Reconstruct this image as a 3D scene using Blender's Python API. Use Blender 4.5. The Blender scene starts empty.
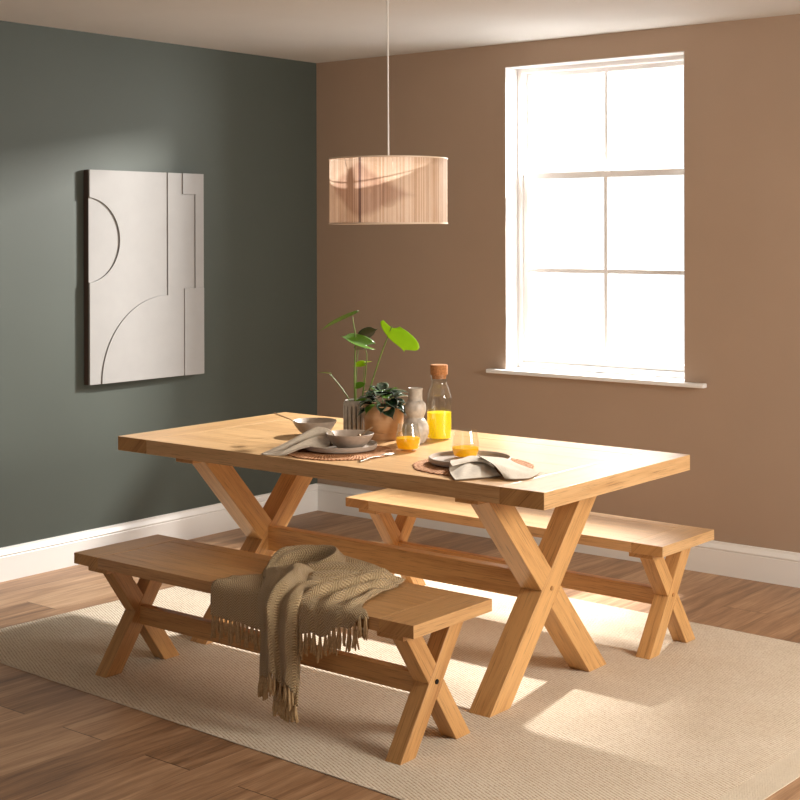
import bpy, bmesh, math, random
from mathutils import Vector, Matrix, noise
from math import sin, cos, pi, radians as R, sqrt, exp, atan2, tan

rnd = random.Random(7)
S = bpy.context.scene
COL = S.collection

# ------------------------------------------------------------------ helpers
def obj(name, bm, mat, parent=None, smooth=None):
    me = bpy.data.meshes.new(name)
    bm.normal_update()
    bm.to_mesh(me); bm.free()
    for m in (mat if isinstance(mat, (list, tuple)) else [mat]):
        me.materials.append(m)
    o = bpy.data.objects.new(name, me)
    COL.objects.link(o)
    if parent is not None:
        o.parent = parent
    if smooth is not None:
        for p in me.polygons: p.use_smooth = True
        if smooth < 179:
            me.set_sharp_from_angle(angle=R(smooth))
    return o

def tag(o, label, cat, group=None):
    o['label'] = label; o['category'] = cat
    if group: o['group'] = group
    return o

def thing(name, label, cat, loc=(0, 0, 0), rz=0, group=None):
    o = bpy.data.objects.new(name, None)
    o.empty_display_size = .05
    COL.objects.link(o)
    o.location = loc; o.rotation_euler = (0, 0, rz)
    return tag(o, label, cat, group)

def struct(name, bm, mat, parent=None, smooth=None):
    o = obj(name, bm, mat, parent, smooth)
    if parent is None: o['kind'] = 'structure'
    return o

END_MI = 0
def prism(bm, pts, axis, a, b, grain=None, bev=.0022, seed=0.0, mat_index=0):
    """polygon pts (two in-plane coordinates, counter-clockwise) pushed along axis from a to b.
    grain: direction of the wood fibres; faces get UVs in metres, u along the fibres."""
    def P(p, h):
        if axis == 0: return Vector((h, p[0], p[1]))
        if axis == 1: return Vector((p[0], h, p[1]))
        return Vector((p[0], p[1], h))
    t = bmesh.new()
    uvl = t.loops.layers.uv.new('UVMap')
    lo = [t.verts.new(P(p, a)) for p in pts]
    hi = [t.verts.new(P(p, b)) for p in pts]
    n = len(pts)
    t.faces.new(lo); t.faces.new(hi)
    for i in range(n):
        j = (i + 1) % n
        t.faces.new((lo[i], lo[j], hi[j], hi[i]))
    bmesh.ops.recalc_face_normals(t, faces=t.faces)
    if bev > 0:
        bmesh.ops.bevel(t, geom=list(t.edges), offset=bev, segments=2, profile=.5, affect='EDGES')
    t.normal_update()
    g = Vector(grain).normalized() if grain is not None else Vector((1, 0, 0))
    so = (seed * 7.31) % 11
    emi = END_MI
    for f in t.faces:
        f.material_index = mat_index
        nrm = f.normal
        s = nrm.cross(g)
        end = s.length < .35
        if end:
            s = g.orthogonal().normalized(); w = g.cross(s)
            f.material_index = mat_index + emi
        else:
            s.normalize()
        for l in f.loops:
            c = l.vert.co
            if end: l[uvl].uv = (c.dot(s) * .6 + so, c.dot(w) * .9 + so * 3)
            else:   l[uvl].uv = (c.dot(g) + so, c.dot(s) + so * 3 + nrm.dot(Vector((.3, .5, .7))))
    me = bpy.data.meshes.new('t'); t.to_mesh(me); t.free()
    bm.from_mesh(me); bpy.data.meshes.remove(me)

def box(bm, x0, x1, y0, y1, z0, z1, grain=(1, 0, 0), bev=.0022, seed=0.0, mat_index=0):
    prism(bm, [(x0, y0), (x1, y0), (x1, y1), (x0, y1)], 2, z0, z1, grain, bev, seed, mat_index)

def newbm():
    b = bmesh.new(); b.loops.layers.uv.new('UVMap'); return b

def lathe(bm, prof, n=48, cx=0, cy=0, z=0, close=False, mat_index=0, rfun=None):
    rings = []
    for (r, h) in prof:
        ring = []
        for i in range(n):
            a = 2 * pi * i / n
            rr = r if rfun is None else rfun(r, h, a)
            ring.append(bm.verts.new((cx + rr * cos(a), cy + rr * sin(a), z + h)))
        rings.append(ring)
    for k in range(len(rings) - 1):
        for i in range(n):
            j = (i + 1) % n
            f = bm.faces.new((rings[k][i], rings[k][j], rings[k + 1][j], rings[k + 1][i])); f.material_index = mat_index
    for ring, ok in ((rings[0], prof[0][0] > 1e-5), (rings[-1], prof[-1][0] > 1e-5)):
        if close and ok:
            f = bm.faces.new(ring); f.material_index = mat_index
    bmesh.ops.remove_doubles(bm, verts=bm.verts, dist=1e-6)
    bmesh.ops.recalc_face_normals(bm, faces=bm.faces)

def smooth_prof(pts, sub=6):
    """Catmull-Rom through profile points"""
    out = []
    n = len(pts)
    for i in range(n - 1):
        p0 = pts[max(i - 1, 0)]; p1 = pts[i]; p2 = pts[i + 1]; p3 = pts[min(i + 2, n - 1)]
        for k in range(sub):
            t = k / sub
            out.append(tuple(.5 * ((2 * b) + (-a + c) * t + (2 * a - 5 * b + 4 * c - d) * t * t + (-a + 3 * b - 3 * c + d) * t ** 3)
                             for a, b, c, d in zip(p0, p1, p2, p3)))
    out.append(tuple(pts[-1]))
    return out

def tube(bm, pts, rad, n=8, mat_index=0, cap=True):
    pts = [Vector(p) for p in pts]
    rads = rad if isinstance(rad, (list, tuple)) else [rad] * len(pts)
    prev = None; rings = []
    for i, p in enumerate(pts):
        d = (pts[min(i + 1, len(pts) - 1)] - pts[max(i - 1, 0)]).normalized()
        if prev is None: s = d.orthogonal().normalized()
        else:
            s = (prev - d * prev.dot(d))
            s = s.normalized() if s.length > 1e-6 else d.orthogonal().normalized()
        prev = s; w = d.cross(s)
        rings.append([bm.verts.new(p + (s * cos(2 * pi * k / n) + w * sin(2 * pi * k / n)) * rads[i]) for k in range(n)])
    for a, b in zip(rings, rings[1:]):
        for k in range(n):
            f = bm.faces.new((a[k], a[(k + 1) % n], b[(k + 1) % n], b[k])); f.material_index = mat_index
    if cap:
        for r in (rings[0], rings[-1]):
            f = bm.faces.new(r); f.material_index = mat_index
    bmesh.ops.recalc_face_normals(bm, faces=bm.faces)

def sheet(bm, G, uv=None):
    """grid of points -> quads; uv(i,j) in metres"""
    uvl = bm.loops.layers.uv.verify()
    V = [[bm.verts.new(p) for p in row] for row in G]
    ni, nj = len(G), len(G[0])
    for i in range(ni - 1):
        for j in range(nj - 1):
            f = bm.faces.new((V[i][j], V[i + 1][j], V[i + 1][j + 1], V[i][j + 1]))
            if uv:
                for l, (a, b) in zip(f.loops, ((i, j), (i + 1, j), (i + 1, j + 1), (i, j + 1))):
                    l[uvl].uv = uv(a, b)
    return V

def thicken(o, t, off=0.0, sub=0):
    m = o.modifiers.new('thick', 'SOLIDIFY'); m.thickness = t; m.offset = off
    if sub:
        s = o.modifiers.new('sub', 'SUBSURF'); s.levels = sub; s.render_levels = sub
    return o

def hem(o):
    o.modifiers['thick'].material_offset_rim = 1
    return o

def lerp(a, b, t): return a + (b - a) * t
def sstep(a, b, x):
    t = max(0, min(1, (x - a) / (b - a))); return t * t * (3 - 2 * t)
def interp(tab, x):
    if x <= tab[0][0]: return tab[0][1]
    for (a, u), (b, v) in zip(tab, tab[1:]):
        if x <= b: return lerp(u, v, sstep(a, b, x))
    return tab[-1][1]

# ------------------------------------------------------------------ materials
def mat(name):
    m = bpy.data.materials.new(name); m.use_nodes = True
    nt = m.node_tree
    for n in list(nt.nodes): nt.nodes.remove(n)
    out = nt.nodes.new('ShaderNodeOutputMaterial')
    return m, nt, out

class N:
    def __init__(s, nt): s.nt = nt
    def __call__(s, typ, ins=None, **kw):
        n = s.nt.nodes.new('ShaderNode' + typ)
        for k, v in kw.items(): setattr(n, k, v)
        for k, v in (ins or {}).items():
            if hasattr(v, 'is_output'): s.nt.links.new(v, n.inputs[k])
            else: n.inputs[k].default_value = v
        return n
    def math(s, op, a, b=None, c=None):
        ins = {0: a}
        if b is not None: ins[1] = b
        if c is not None: ins[2] = c
        return s('Math', ins, operation=op).outputs[0]
    def ramp(s, fac, stops, interp='LINEAR'):
        n = s.nt.nodes.new('ShaderNodeValToRGB')
        n.color_ramp.interpolation = interp
        e = n.color_ramp.elements
        while len(e) < len(stops): e.new(.5)
        for el, (p, c) in zip(e, stops):
            el.position = p
            el.color = (c[0], c[1], c[2], 1) if isinstance(c, (tuple, list)) else (c, c, c, 1)
        s.nt.links.new(fac, n.inputs[0])
        return n.outputs[0]
    def mix(s, fac, a, b, mode='MIX'):
        n = s.nt.nodes.new('ShaderNodeMix'); n.data_type = 'RGBA'; n.blend_type = mode
        for k, v in ((0, fac), (6, a), (7, b)):
            if hasattr(v, 'is_output'): s.nt.links.new(v, n.inputs[k])
            else: n.inputs[k].default_value = v if not isinstance(v, tuple) or len(v) == 4 else (*v, 1)
        return n.outputs[2]
    def bump(s, h, strength=.3, dist=.002):
        return s('Bump', {'Height': h, 'Strength': strength, 'Distance': dist}).outputs[0]

def c4(c): return (c[0], c[1], c[2], 1)

def plain(name, col, rough=.5, spec=.5, metal=0, bump=None, var=0, scale=8, sheen=0, coat=0, trans=0):
    m, nt, out = mat(name); n = N(nt)
    b = n('BsdfPrincipled', {'Base Color': c4(col), 'Roughness': rough, 'Metallic': metal, 'Specular IOR Level': spec,
                             'Sheen Weight': sheen, 'Coat Weight': coat})
    tc = n('TexCoord')
    if var:
        nz = n('TexNoise', {'Vector': tc.outputs['Object'], 'Scale': scale, 'Detail': 6})
        lo = tuple(c * (1 - var) for c in col); hi = tuple(min(1, c * (1 + var)) for c in col)
        nt.links.new(n.ramp(nz.outputs[0], [(.25, lo), (.75, hi)]), b.inputs['Base Color'])
    if bump:
        bz = n('TexNoise', {'Vector': tc.outputs['Object'], 'Scale': bump[0], 'Detail': 5})
        nt.links.new(n.bump(bz.outputs[0], bump[1], bump[2]), b.inputs['Normal'])
    if trans:
        t = n('BsdfTranslucent', {'Color': c4(col)})
        mx = n('MixShader', {0: trans, 1: b.outputs[0], 2: t.outputs[0]})
        nt.links.new(mx.outputs[0], out.inputs[0])
    else:
        nt.links.new(b.outputs[0], out.inputs[0])
    return m

def wood(name, light, dark, rough=.42, spec=.5, board=0.0):
    m, nt, out = mat(name); n = N(nt)
    uv = n('UVMap').outputs[0]
    sep = n('SeparateXYZ', {0: uv})
    oi = n('ObjectInfo').outputs['Random']
    off = n.math('MULTIPLY', oi, 13.0)
    vec = n('CombineXYZ', {0: n.math('ADD', sep.outputs[0], off), 1: n.math('ADD', sep.outputs[1], off), 2: 0.0}).outputs[0]
    wr = n('TexNoise', {'Vector': n('Mapping', {0: vec, 3: (2.2, 6, 1)}).outputs[0], 'Scale': 1, 'Detail': 3})
    vv = n('VectorMath', {0: vec, 1: n('VectorMath', {0: wr.outputs['Color'], 3: .05}, operation='SCALE').outputs[0]}, operation='ADD').outputs[0]
    g1 = n('TexNoise', {'Vector': n('Mapping', {0: vv, 3: (2.0, 34, 1)}).outputs[0], 'Scale': 1, 'Detail': 8, 'Roughness': .62})
    g2 = n('TexNoise', {'Vector': n('Mapping', {0: vec, 3: (7, 260, 1)}).outputs[0], 'Scale': 1, 'Detail': 4, 'Roughness': .7})
    cl = n('TexNoise', {'Vector': n('Mapping', {0: vec, 3: (.8, 5, 1)}).outputs[0], 'Scale': 1, 'Detail': 2})
    f = n.math('ADD', n.math('MULTIPLY', g1.outputs[0], .62), n.math('ADD', n.math('MULTIPLY', g2.outputs[0], .26), n.math('MULTIPLY', cl.outputs[0], .3)))
    mid = tuple(lerp(a, b, .55) for a, b in zip(dark, light))
    hi = tuple(min(1, c * 1.1) for c in light)
    col = n.ramp(f, [(.40, dark), (.53, mid), (.64, light), (.80, hi)])
    pores = n.ramp(g2.outputs[0], [(.32, .55), (.45, 1.0)])
    col = n.mix(1.0, col, pores, 'MULTIPLY')
    b = n('BsdfPrincipled', {'Base Color': col, 'Specular IOR Level': spec,
                             'Roughness': n.math('ADD', n.math('MULTIPLY', g1.outputs[0], .16), rough - .08),
                             'Normal': n.bump(n.math('ADD', g2.outputs[0], n.math('MULTIPLY', g1.outputs[0], .6)), .22, .0012)})
    nt.links.new(b.outputs[0], out.inputs[0])
    return m

OAK_L, OAK_D = (.66, .375, .148), (.42, .195, .060)
M_oak = wood('oak', OAK_L, OAK_D, .36, .5)
M_top = wood('oak_table_top', (.66, .415, .200), (.45, .235, .090), .35, .55)  # paler than the legs: sheen on the top put into the colour
M_top2 = wood('oak_bench_top', (.58, .335, .145), (.37, .175, .060), .38, .5)  # front bench boards, sheen put into the colour likewise
M_end = wood('oak_end_grain', (.54, .30, .112), (.33, .15, .046), .5, .4)
M_oak2 = wood('oak_darker', (.58, .315, .118), (.35, .155, .045), .38, .55)  # front bench copy of the oak, its shade put into the colour

def floor_mat():
    m, nt, out = mat('floor_planks'); n = N(nt)
    pos = n('NewGeometry').outputs['Position']
    s = n('SeparateXYZ', {0: pos})
    W, Ln = .195, 1.754
    px = n.math('DIVIDE', s.outputs[0], W)
    ix = n.math('FLOOR', px)
    fx = n.math('FRACT', px)
    # odd planks end at y=-3.137, even ones half a board further on
    par = n.math('FRACT', n.math('MULTIPLY', ix, .5))          # 0 or .5
    py = n.math('ADD', n.math('DIVIDE', n.math('ADD', s.outputs[1], 3.137), Ln), n.math('ADD', par, .5))
    iy = n.math('FLOOR', py); fy = n.math('FRACT', py)
    idv = n('CombineXYZ', {0: ix, 1: iy, 2: 0.0}).outputs[0]
    wn = n('TexWhiteNoise', {'Vector': idv}, noise_dimensions='3D')
    ro = n('SeparateXYZ', {0: wn.outputs['Color']})
    gv = n('CombineXYZ', {0: n.math('ADD', s.outputs[0], n.math('MULTIPLY', ro.outputs[0], 9)),
                          1: n.math('ADD', s.outputs[1], n.math('MULTIPLY', ro.outputs[1], 9)), 2: ro.outputs[2]}).outputs[0]
    wr = n('TexNoise', {'Vector': n('Mapping', {0: gv, 3: (7, 2.4, 1)}).outputs[0], 'Scale': 1, 'Detail': 3})
    gv2 = n('VectorMath', {0: gv, 1: n('VectorMath', {0: wr.outputs['Color'], 3: .06}, operation='SCALE').outputs[0]}, operation='ADD').outputs[0]
    g1 = n('TexNoise', {'Vector': n('Mapping', {0: gv2, 3: (26, 1.7, 1)}).outputs[0], 'Scale': 1, 'Detail': 9, 'Roughness': .62})
    g2 = n('TexNoise', {'Vector': n('Mapping', {0: gv, 3: (230, 7, 1)}).outputs[0], 'Scale': 1, 'Detail': 4})
    f = n.math('ADD', n.math('MULTIPLY', g1.outputs[0], .75), n.math('ADD', n.math('MULTIPLY', g2.outputs[0], .25), n.math('MULTIPLY', n.math('SUBTRACT', wn.outputs['Value'], .5), .22)))
    col = n.ramp(f, [(.30, (.165, .084, .040)), (.46, (.33, .185, .098)), (.58, (.47, .285, .162)), (.74, (.62, .415, .26))])
    # knots
    vk = n('TexVoronoi', {'Vector': n('Mapping', {0: gv, 3: (3.2, 1.3, 1)}).outputs[0], 'Scale': 1.0})
    kn = n.ramp(vk.outputs['Distance'], [(.0, .45), (.05, .75), (.10, 1.0)])
    col = n.mix(1.0, col, kn, 'MULTIPLY')
    ex = n.math('MULTIPLY', n.math('MINIMUM', fx, n.math('SUBTRACT', 1.0, fx)), W)
    ey = n.math('MULTIPLY', n.math('MINIMUM', fy, n.math('SUBTRACT', 1.0, fy)), Ln)
    gx = n.math('GREATER_THAN', ex, .0011); gy = n.math('GREATER_THAN', ey, .0019)
    gap = n.math('MULTIPLY', n.math('ADD', n.math('MULTIPLY', gx, .45), .55), n.math('ADD', n.math('MULTIPLY', gy, .72), .28))
    col = n.mix(1.0, col, n('CombineColor', {0: gap, 1: gap, 2: gap}).outputs[0], 'MULTIPLY')
    b = n('BsdfPrincipled', {'Base Color': col, 'Roughness': n.math('ADD', n.math('MULTIPLY', g1.outputs[0], .2), .36), 'Specular IOR Level': .42,
                             'Normal': n.bump(n.math('ADD', n.math('MULTIPLY', g1.outputs[0], .5), gap), .25, .0015)})
    nt.links.new(b.outputs[0], out.inputs[0])
    return m

def rug_mat(border=False):
    m, nt, out = mat('rug_border' if border else 'rug_weave'); n = N(nt)
    pos = n('NewGeometry').outputs['Position']
    s = n('SeparateXYZ', {0: pos})
    wob = n('TexNoise', {'Vector': pos, 'Scale': 9, 'Detail': 2})
    w = n.math('MULTIPLY', wob.outputs[0], .010)
    if border:
        a, b_, per, per2 = 0.0, 1.0, .008, .008
    else:
        a, b_, per, per2 = .42, .91, .0112, .0100
    u = n.math('ADD', n.math('ADD', n.math('MULTIPLY', s.outputs[0], a), n.math('MULTIPLY', s.outputs[1], b_)), w)
    v = n.math('SUBTRACT', n.math('MULTIPLY', s.outputs[0], b_), n.math('MULTIPLY', s.outputs[1], a))
    row = n.math('FLOOR', n.math('DIVIDE', u, per))
    sh = n.math('MULTIPLY', row, per2 * .5)
    r = n.math('ABSOLUTE', n.math('SINE', n.math('MULTIPLY', u, pi / per)))
    k = n.math('ABSOLUTE', n.math('SINE', n.math('MULTIPLY', n.math('ADD', v, sh), pi / per2)))
    h = n.math('MULTIPLY', n.math('POWER', r, .6), n.math('ADD', n.math('MULTIPLY', n.math('POWER', k, .5), .62), .38))
    nz = n('TexNoise', {'Vector': pos, 'Scale': 140, 'Detail': 4})
    nb = n('TexNoise', {'Vector': pos, 'Scale': 5, 'Detail': 4})
    hh = n.math('ADD', h, n.math('MULTIPLY', n.math('SUBTRACT', nz.outputs[0], .5), 1.1))
    if border:
        col = n.ramp(hh, [(.1, (.58, .48, .36)), (.6, (.74, .65, .52))])
    else:
        col = n.ramp(hh, [(.12, (.42, .285, .175)), (.40, (.67, .555, .415)), (.85, (.80, .715, .585))])
    tint = n.ramp(nb.outputs[0], [(.3, (.93, .91, .88)), (.7, (1.0, 1.0, 1.0))])
    col = n.mix(1.0, col, tint, 'MULTIPLY')
    b = n('BsdfPrincipled', {'Base Color': col, 'Roughness': .95, 'Specular IOR Level': .1, 'Sheen Weight': .1,
                             'Normal': n.bump(hh, .55, .004)})
    nt.links.new(b.outputs[0], out.inputs[0])
    return m

def paint(name, col, rough=.75, spec=.3):
    return plain(name, col, rough, spec, bump=(320, .06, .0006), var=.025, scale=3)

M_floor = floor_mat(); M_rug = rug_mat(); M_rugb = rug_mat(True)
M_green = paint('green_wall_paint', (.064, .075, .064), .6, .35)
M_brown = paint('brown_wall_paint', (.385, .278, .203))
M_ceil = paint('ceiling_paint', (.63, .62, .60))
M_white = plain('white_gloss_paint', (.80, .79, .77), .35, .5)
M_reveal = plain('reveal_white_paint', (.60, .58, .565), .5, .3)
M_frame = plain('window_white_paint', (.80, .785, .775), .38, .5)
M_dark = plain('dark_bolt', (.012, .010, .009), .5, .4, metal=.6)
M_grey = plain('stoneware_grey', (.40, .33, .27), .42, .45, bump=(180, .05, .0006), var=.10, scale=60)
M_grey_in = plain('stoneware_inside', (.47, .42, .38), .30, .5, var=.08, scale=50)
M_vase = plain('mottled_glaze', (.50, .45, .39), .40, .5, bump=(60, .22, .0012), var=.34, scale=46)
M_rib = plain('ribbed_stoneware', (.43, .39, .33), .50, .45, var=.18, scale=30)
M_soil = plain('soil', (.035, .022, .014), .95, .1, bump=(220, .8, .004), var=.5, scale=120)
M_cork = plain('cork', (.42, .185, .072), .85, .2, bump=(260, .35, .0012), var=.32, scale=170)
M_green1 = plain('leaf_lime', (.37, .56, .012), .35, .5, trans=.45, var=.16, scale=22)
M_green2 = plain('leaf_mid', (.095, .21, .012), .38, .35, trans=.35, var=.40, scale=16)
M_green3 = plain('leaf_dark', (.008, .022, .006), .35, .25, var=.3, scale=18)
M_stem = plain('plant_stem', (.14, .21, .03), .4, .5, var=.3, scale=26)
M_steel = plain('brushed_steel', (.24, .205, .17), .45, .5, metal=1)
M_brass = plain('brown_metal_spoon', (.36, .24, .14), .5, .4, metal=.6)
M_cord = plain('white_cord', (.80, .78, .74), .5, .4)
M_juice = plain('orange_juice_carafe', (1.0, .83, .03), .35, .4, trans=.5)
M_juice2 = plain('orange_juice_glass', (1.0, .65, .010), .35, .4, trans=.5)

def glass_mat(name, tint=(1, 1, 1), ior=1.45):
    m, nt, out = mat(name); n = N(nt)
    t = n('BsdfTransparent', {'Color': c4(tint)})
    g = n('BsdfGlossy', {'Color': (1, 1, 1, 1), 'Roughness': .02})
    lw = n('LayerWeight', {'Blend': .22})
    f = n.math('ADD', n.math('MULTIPLY', n.math('POWER', lw.outputs['Facing'], 2.2), .55), .035)
    mx = n('MixShader', {0: f, 1: t.outputs[0], 2: g.outputs[0]})
    nt.links.new(mx.outputs[0], out.inputs[0])
    return m
M_glass = glass_mat('clear_glass', (.965, .972, .965))
M_pane = glass_mat('window_pane', (.99, .99, .99))

def terracotta_mat():
    m, nt, out = mat('copper_clay'); n = N(nt)
    tc = n('TexCoord').outputs['Object']
    a = n('TexNoise', {'Vector': n('Mapping', {0: tc, 3: (6, 6, 40)}).outputs[0], 'Scale': 1, 'Detail': 5})
    c = n('TexNoise', {'Vector': n('Mapping', {0: tc, 3: (14, 14, 9)}).outputs[0], 'Scale': 1, 'Detail': 5})
    f = n.math('ADD', n.math('MULTIPLY', a.outputs[0], .45), n.math('MULTIPLY', c.outputs[0], .55))
    col = n.ramp(f, [(.3, (.36, .175, .075)), (.5, (.52, .285, .135)), (.7, (.64, .40, .23))])
    b = n('BsdfPrincipled', {'Base Color': col, 'Roughness': .38, 'Specular IOR Level': .5, 'Normal': n.bump(a.outputs[0], .12, .0012)})
    nt.links.new(b.outputs[0], out.inputs[0]); return m
M_clay = terracotta_mat()

def jute_mat():
    m, nt, out = mat('woven_jute'); n = N(nt)
    tc = n('TexCoord').outputs['Object']
    s = n('SeparateXYZ', {0: tc})
    ang = n.math('ARCTAN2', s.outputs[1], s.outputs[0])
    rr = n('VectorMath', {0: n('CombineXYZ', {0: s.outputs[0], 1: s.outputs[1], 2: 0.0}).outputs[0]}, operation='LENGTH').outputs['Value']
    k = n.math('SINE', n.math('ADD', n.math('MULTIPLY', ang, 90), n.math('MULTIPLY', rr, 260)))
    nz = n('TexNoise', {'Vector': tc, 'Scale': 90, 'Detail': 4})
    f = n.math('ADD', n.math('MULTIPLY', k, .22), n.math('MULTIPLY', nz.outputs[0], .8))
    col = n.ramp(f, [(.15, (.24, .085, .030)), (.42, (.50, .225, .095)), (.66, (.68, .42, .25))])
    b = n('BsdfPrincipled', {'Base Color': col, 'Roughness': .85, 'Specular IOR Level': .2, 'Normal': n.bump(f, .6, .003)})
    nt.links.new(b.outputs[0], out.inputs[0]); return m
M_jute = jute_mat()

def linen_mat():
    m, nt, out = mat('linen'); n = N(nt)
    uv = n('UVMap').outputs[0]; s = n('SeparateXYZ', {0: uv})
    w1 = n.math('SINE', n.math('MULTIPLY', s.outputs[0], 2800)); w2 = n.math('SINE', n.math('MULTIPLY', s.outputs[1], 2800))
    nz = n('TexNoise', {'Vector': n('Mapping', {0: uv, 3: (60, 400, 1)}).outputs[0], 'Scale': 1, 'Detail': 4})
    # stitched hem a centimetre inside each edge (uv runs 0..1 with the edges at 0 and 1)
    h = n.math('ADD', n.math('MULTIPLY', w1, w2), nz.outputs[0])
    col = n.ramp(nz.outputs[0], [(.3, (.56, .475, .37)), (.7, (.70, .62, .51))])
    b = n('BsdfPrincipled', {'Base Color': col, 'Roughness': .9, 'Specular IOR Level': .15, 'Sheen Weight': .15, 'Normal': n.bump(h, .15, .0006)})
    t = n('BsdfTranslucent', {'Color': col})
    mx = n('MixShader', {0: .15, 1: b.outputs[0], 2: t.outputs[0]})
    nt.links.new(mx.outputs[0], out.inputs[0]); return m
M_linen = linen_mat()
M_hem = plain('linen_hem', (.25, .19, .14), .9, .1)

def knit_mat():
    m, nt, out = mat('knitted_wool'); n = N(nt)
    uv = n('UVMap').outputs[0]; s = n('SeparateXYZ', {0: uv})
    # zig-zag ribs
    zz = n.math('PINGPONG', s.outputs[0], .018)
    u = n.math('ADD', s.outputs[1], n.math('MULTIPLY', zz, .9))
    r = n.math('SINE', n.math('MULTIPLY', u, 2 * pi / .0085))
    k = n.math('SINE', n.math('MULTIPLY', s.outputs[0], 2 * pi / .0055))
    nz = n('TexNoise', {'Vector': n('Mapping', {0: uv, 3: (300, 300, 1)}).outputs[0], 'Scale': 1, 'Detail': 3})
    f = n.math('ADD', n.math('MULTIPLY', r, .30), n.math('ADD', n.math('MULTIPLY', k, .09), nz.outputs[0]))
    col = n.ramp(f, [(.10, (.33, .22, .108)), (.5, (.54, .39, .215)), (.95, (.70, .54, .325))])
    b = n('BsdfPrincipled', {'Base Color': col, 'Roughness': .95, 'Specular IOR Level': .1, 'Sheen Weight': .2, 'Normal': n.bump(f, .9, .006)})
    nt.links.new(b.outputs[0], out.inputs[0]); return m
M_knit = knit_mat()
M_tassel = plain('wool_tassel', (.46, .32, .175), .95, .1, bump=(400, .5, .002), var=.25, scale=150)

M_plaster = plain('relief_white_plaster', (.315, .308, .302), .8, .2, bump=(150, .10, .001), var=.03, scale=12)
M_backing = plain('relief_dark_edge', (.10, .072, .06), .7, .2)

# ------------------------------------------------------------------ room
H = 2.51
XR, YF = 6.35, -7.3          # right and front walls, behind the viewer
T = .30
WX0, WX1, WZ0, WZ1 = 1.284, 2.289, .863, 2.393

bm = newbm(); box(bm, -.3, XR + .3, YF - .3, .3, -.08, 0, bev=0); struct('floor', bm, M_floor)
bm = newbm(); box(bm, -.3, XR + .3, YF - .3, .3, H, H + .12, bev=0); struct('ceiling', bm, M_ceil)
bm = newbm(); box(bm, -.25, 0, YF - .3, T, 0, H, bev=0); struct('wall_left', bm, M_green)

def wall_with_hole(axis, p0, p1, a0, a1, h0, h1, z0, z1, m_, name):
    bm = newbm()
    if axis == 1:
        B = lambda u0, u1, c0, c1: box(bm, u0, u1, p0, p1, c0, c1, bev=0)
    else:
        B = lambda u0, u1, c0, c1: box(bm, p0, p1, u0, u1, c0, c1, bev=0)
    B(a0, h0, 0, H); B(h1, a1, 0, H); B(h0, h1, 0, z0); B(h0, h1, z1, H)
    return struct(name, bm, m_)
# the outer leaf of the window wall stands only as deep as the reveal
wall_with_hole(1, 0, .20, 0, XR, WX0, WX1, WZ0, WZ1, M_brown, 'wall_back')
wall_with_hole(0, XR, XR + .2, YF, .2, -2.9, -.9, .95, 2.42, M_brown, 'wall_right')
wall_with_hole(1, YF - .2, YF, 0, XR, 2.2, 4.6, .5, 2.2, M_brown, 'wall_front')

# skirting boards with a moulded top
SK = [(0, 0), (.018, 0), (.018, .108), (.016, .112), (.020, .116), (.020, .121), (.016, .128), (.011, .138), (.009, .149), (0, .149)]
def skirting(name, side):
    bm = newbm()
    if side == 'left':
        prism(bm, [(p[0], p[1]) for p in SK], 1, YF, -.0005, (0, 1, 0), 0)
    else:
        prism(bm, [(-p[0], p[1]) for p in SK], 0, .0005, XR, (1, 0, 0), 0)
    return struct(name, bm, M_white)
skirting('baseboard_left', 'left'); skirting('baseboard_back', 'back')

# ---- sash window
win = bpy.data.objects.new('window_1', None); COL.objects.link(win); win['kind'] = 'structure'
def wpart(name, boxes, m_, bev=.003):
    bm = newbm()
    for i, b in enumerate(boxes): box(bm, *b, bev=bev, seed=i)
    return obj(name, bm, m_, win)
# painted reveal lining
wpart('window_reveal', [(WX0 - .004, WX0 + .004, .001, .112, WZ0, WZ1), (WX1 - .004, WX1 + .004, .001, .112, WZ0, WZ1),
                        (WX0, WX1, .001, .112, WZ1 - .004, WZ1 + .004)], M_reveal, .001)
def ring(x0, x1, z0, z1, y0, y1, st, top, bot):
    return [(x0, x0 + st, y0, y1, z0, z1), (x1 - st, x1, y0, y1, z0, z1),
            (x0 + st, x1 - st, y0, y1, z1 - top, z1), (x0 + st, x1 - st, y0, y1, z0, z0 + bot)]
wpart('window_frame', ring(WX0 + .0045, WX1 - .0045, WZ0 + .0025, WZ1 - .0045, .108, .20, .024, .020, .028), M_frame, .002)
cxw = (WX0 + WX1) / 2 + .008
lx0, lx1 = WX0 + .029, WX1 - .029
# lower sash (nearer the room): two rows; upper sash: one row, set a little further out
wpart('lower_sash', ring(lx0, lx1, .892, 1.858, .122, .150, .030, .032, .034) +
      [(lx0 + .03, cxw - .010, .127, .147, 1.353, 1.375), (cxw + .010, lx1 - .03, .127, .147, 1.353, 1.375),
       (cxw - .010, cxw + .010, .126, .148, .926, 1.826)], M_frame, .002)
cxu = cxw - .016
wpart('upper_sash', ring(lx0, lx1, 1.830, 2.368, .158, .186, .030, .022, .028) +
      [(cxu - .009, cxu + .009, .162, .184, 1.858, 2.346)], M_frame, .002)
def panes(name, rects, y):
    bm = newbm()
    for (x0, x1, z0, z1) in rects: box(bm, x0, x1, y, y + .003, z0, z1, bev=0)
    return obj(name, bm, M_pane, win)
for r in ((lx0 + .029, cxw - .009, .924, 1.355), (cxw + .009, lx1 - .029, .924, 1.355),
          (lx0 + .029, cxw - .009, 1.373, 1.827), (cxw + .009, lx1 - .029, 1.373, 1.827)):
    panes('window_pane', [r], .136)
for r in ((lx0 + .029, cxu - .008, 1.857, 2.347), (cxu + .008, lx1 - .029, 1.857, 2.347)):
    panes('window_pane', [r], .172)
wpart('window_sill', [(1.189, 2.401, -.040, .0, WZ0 - .020, WZ0), (WX0 + .001, WX1 - .001, -.002, .112, WZ0 - .020, WZ0 + .002)], M_frame, .004)

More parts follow.
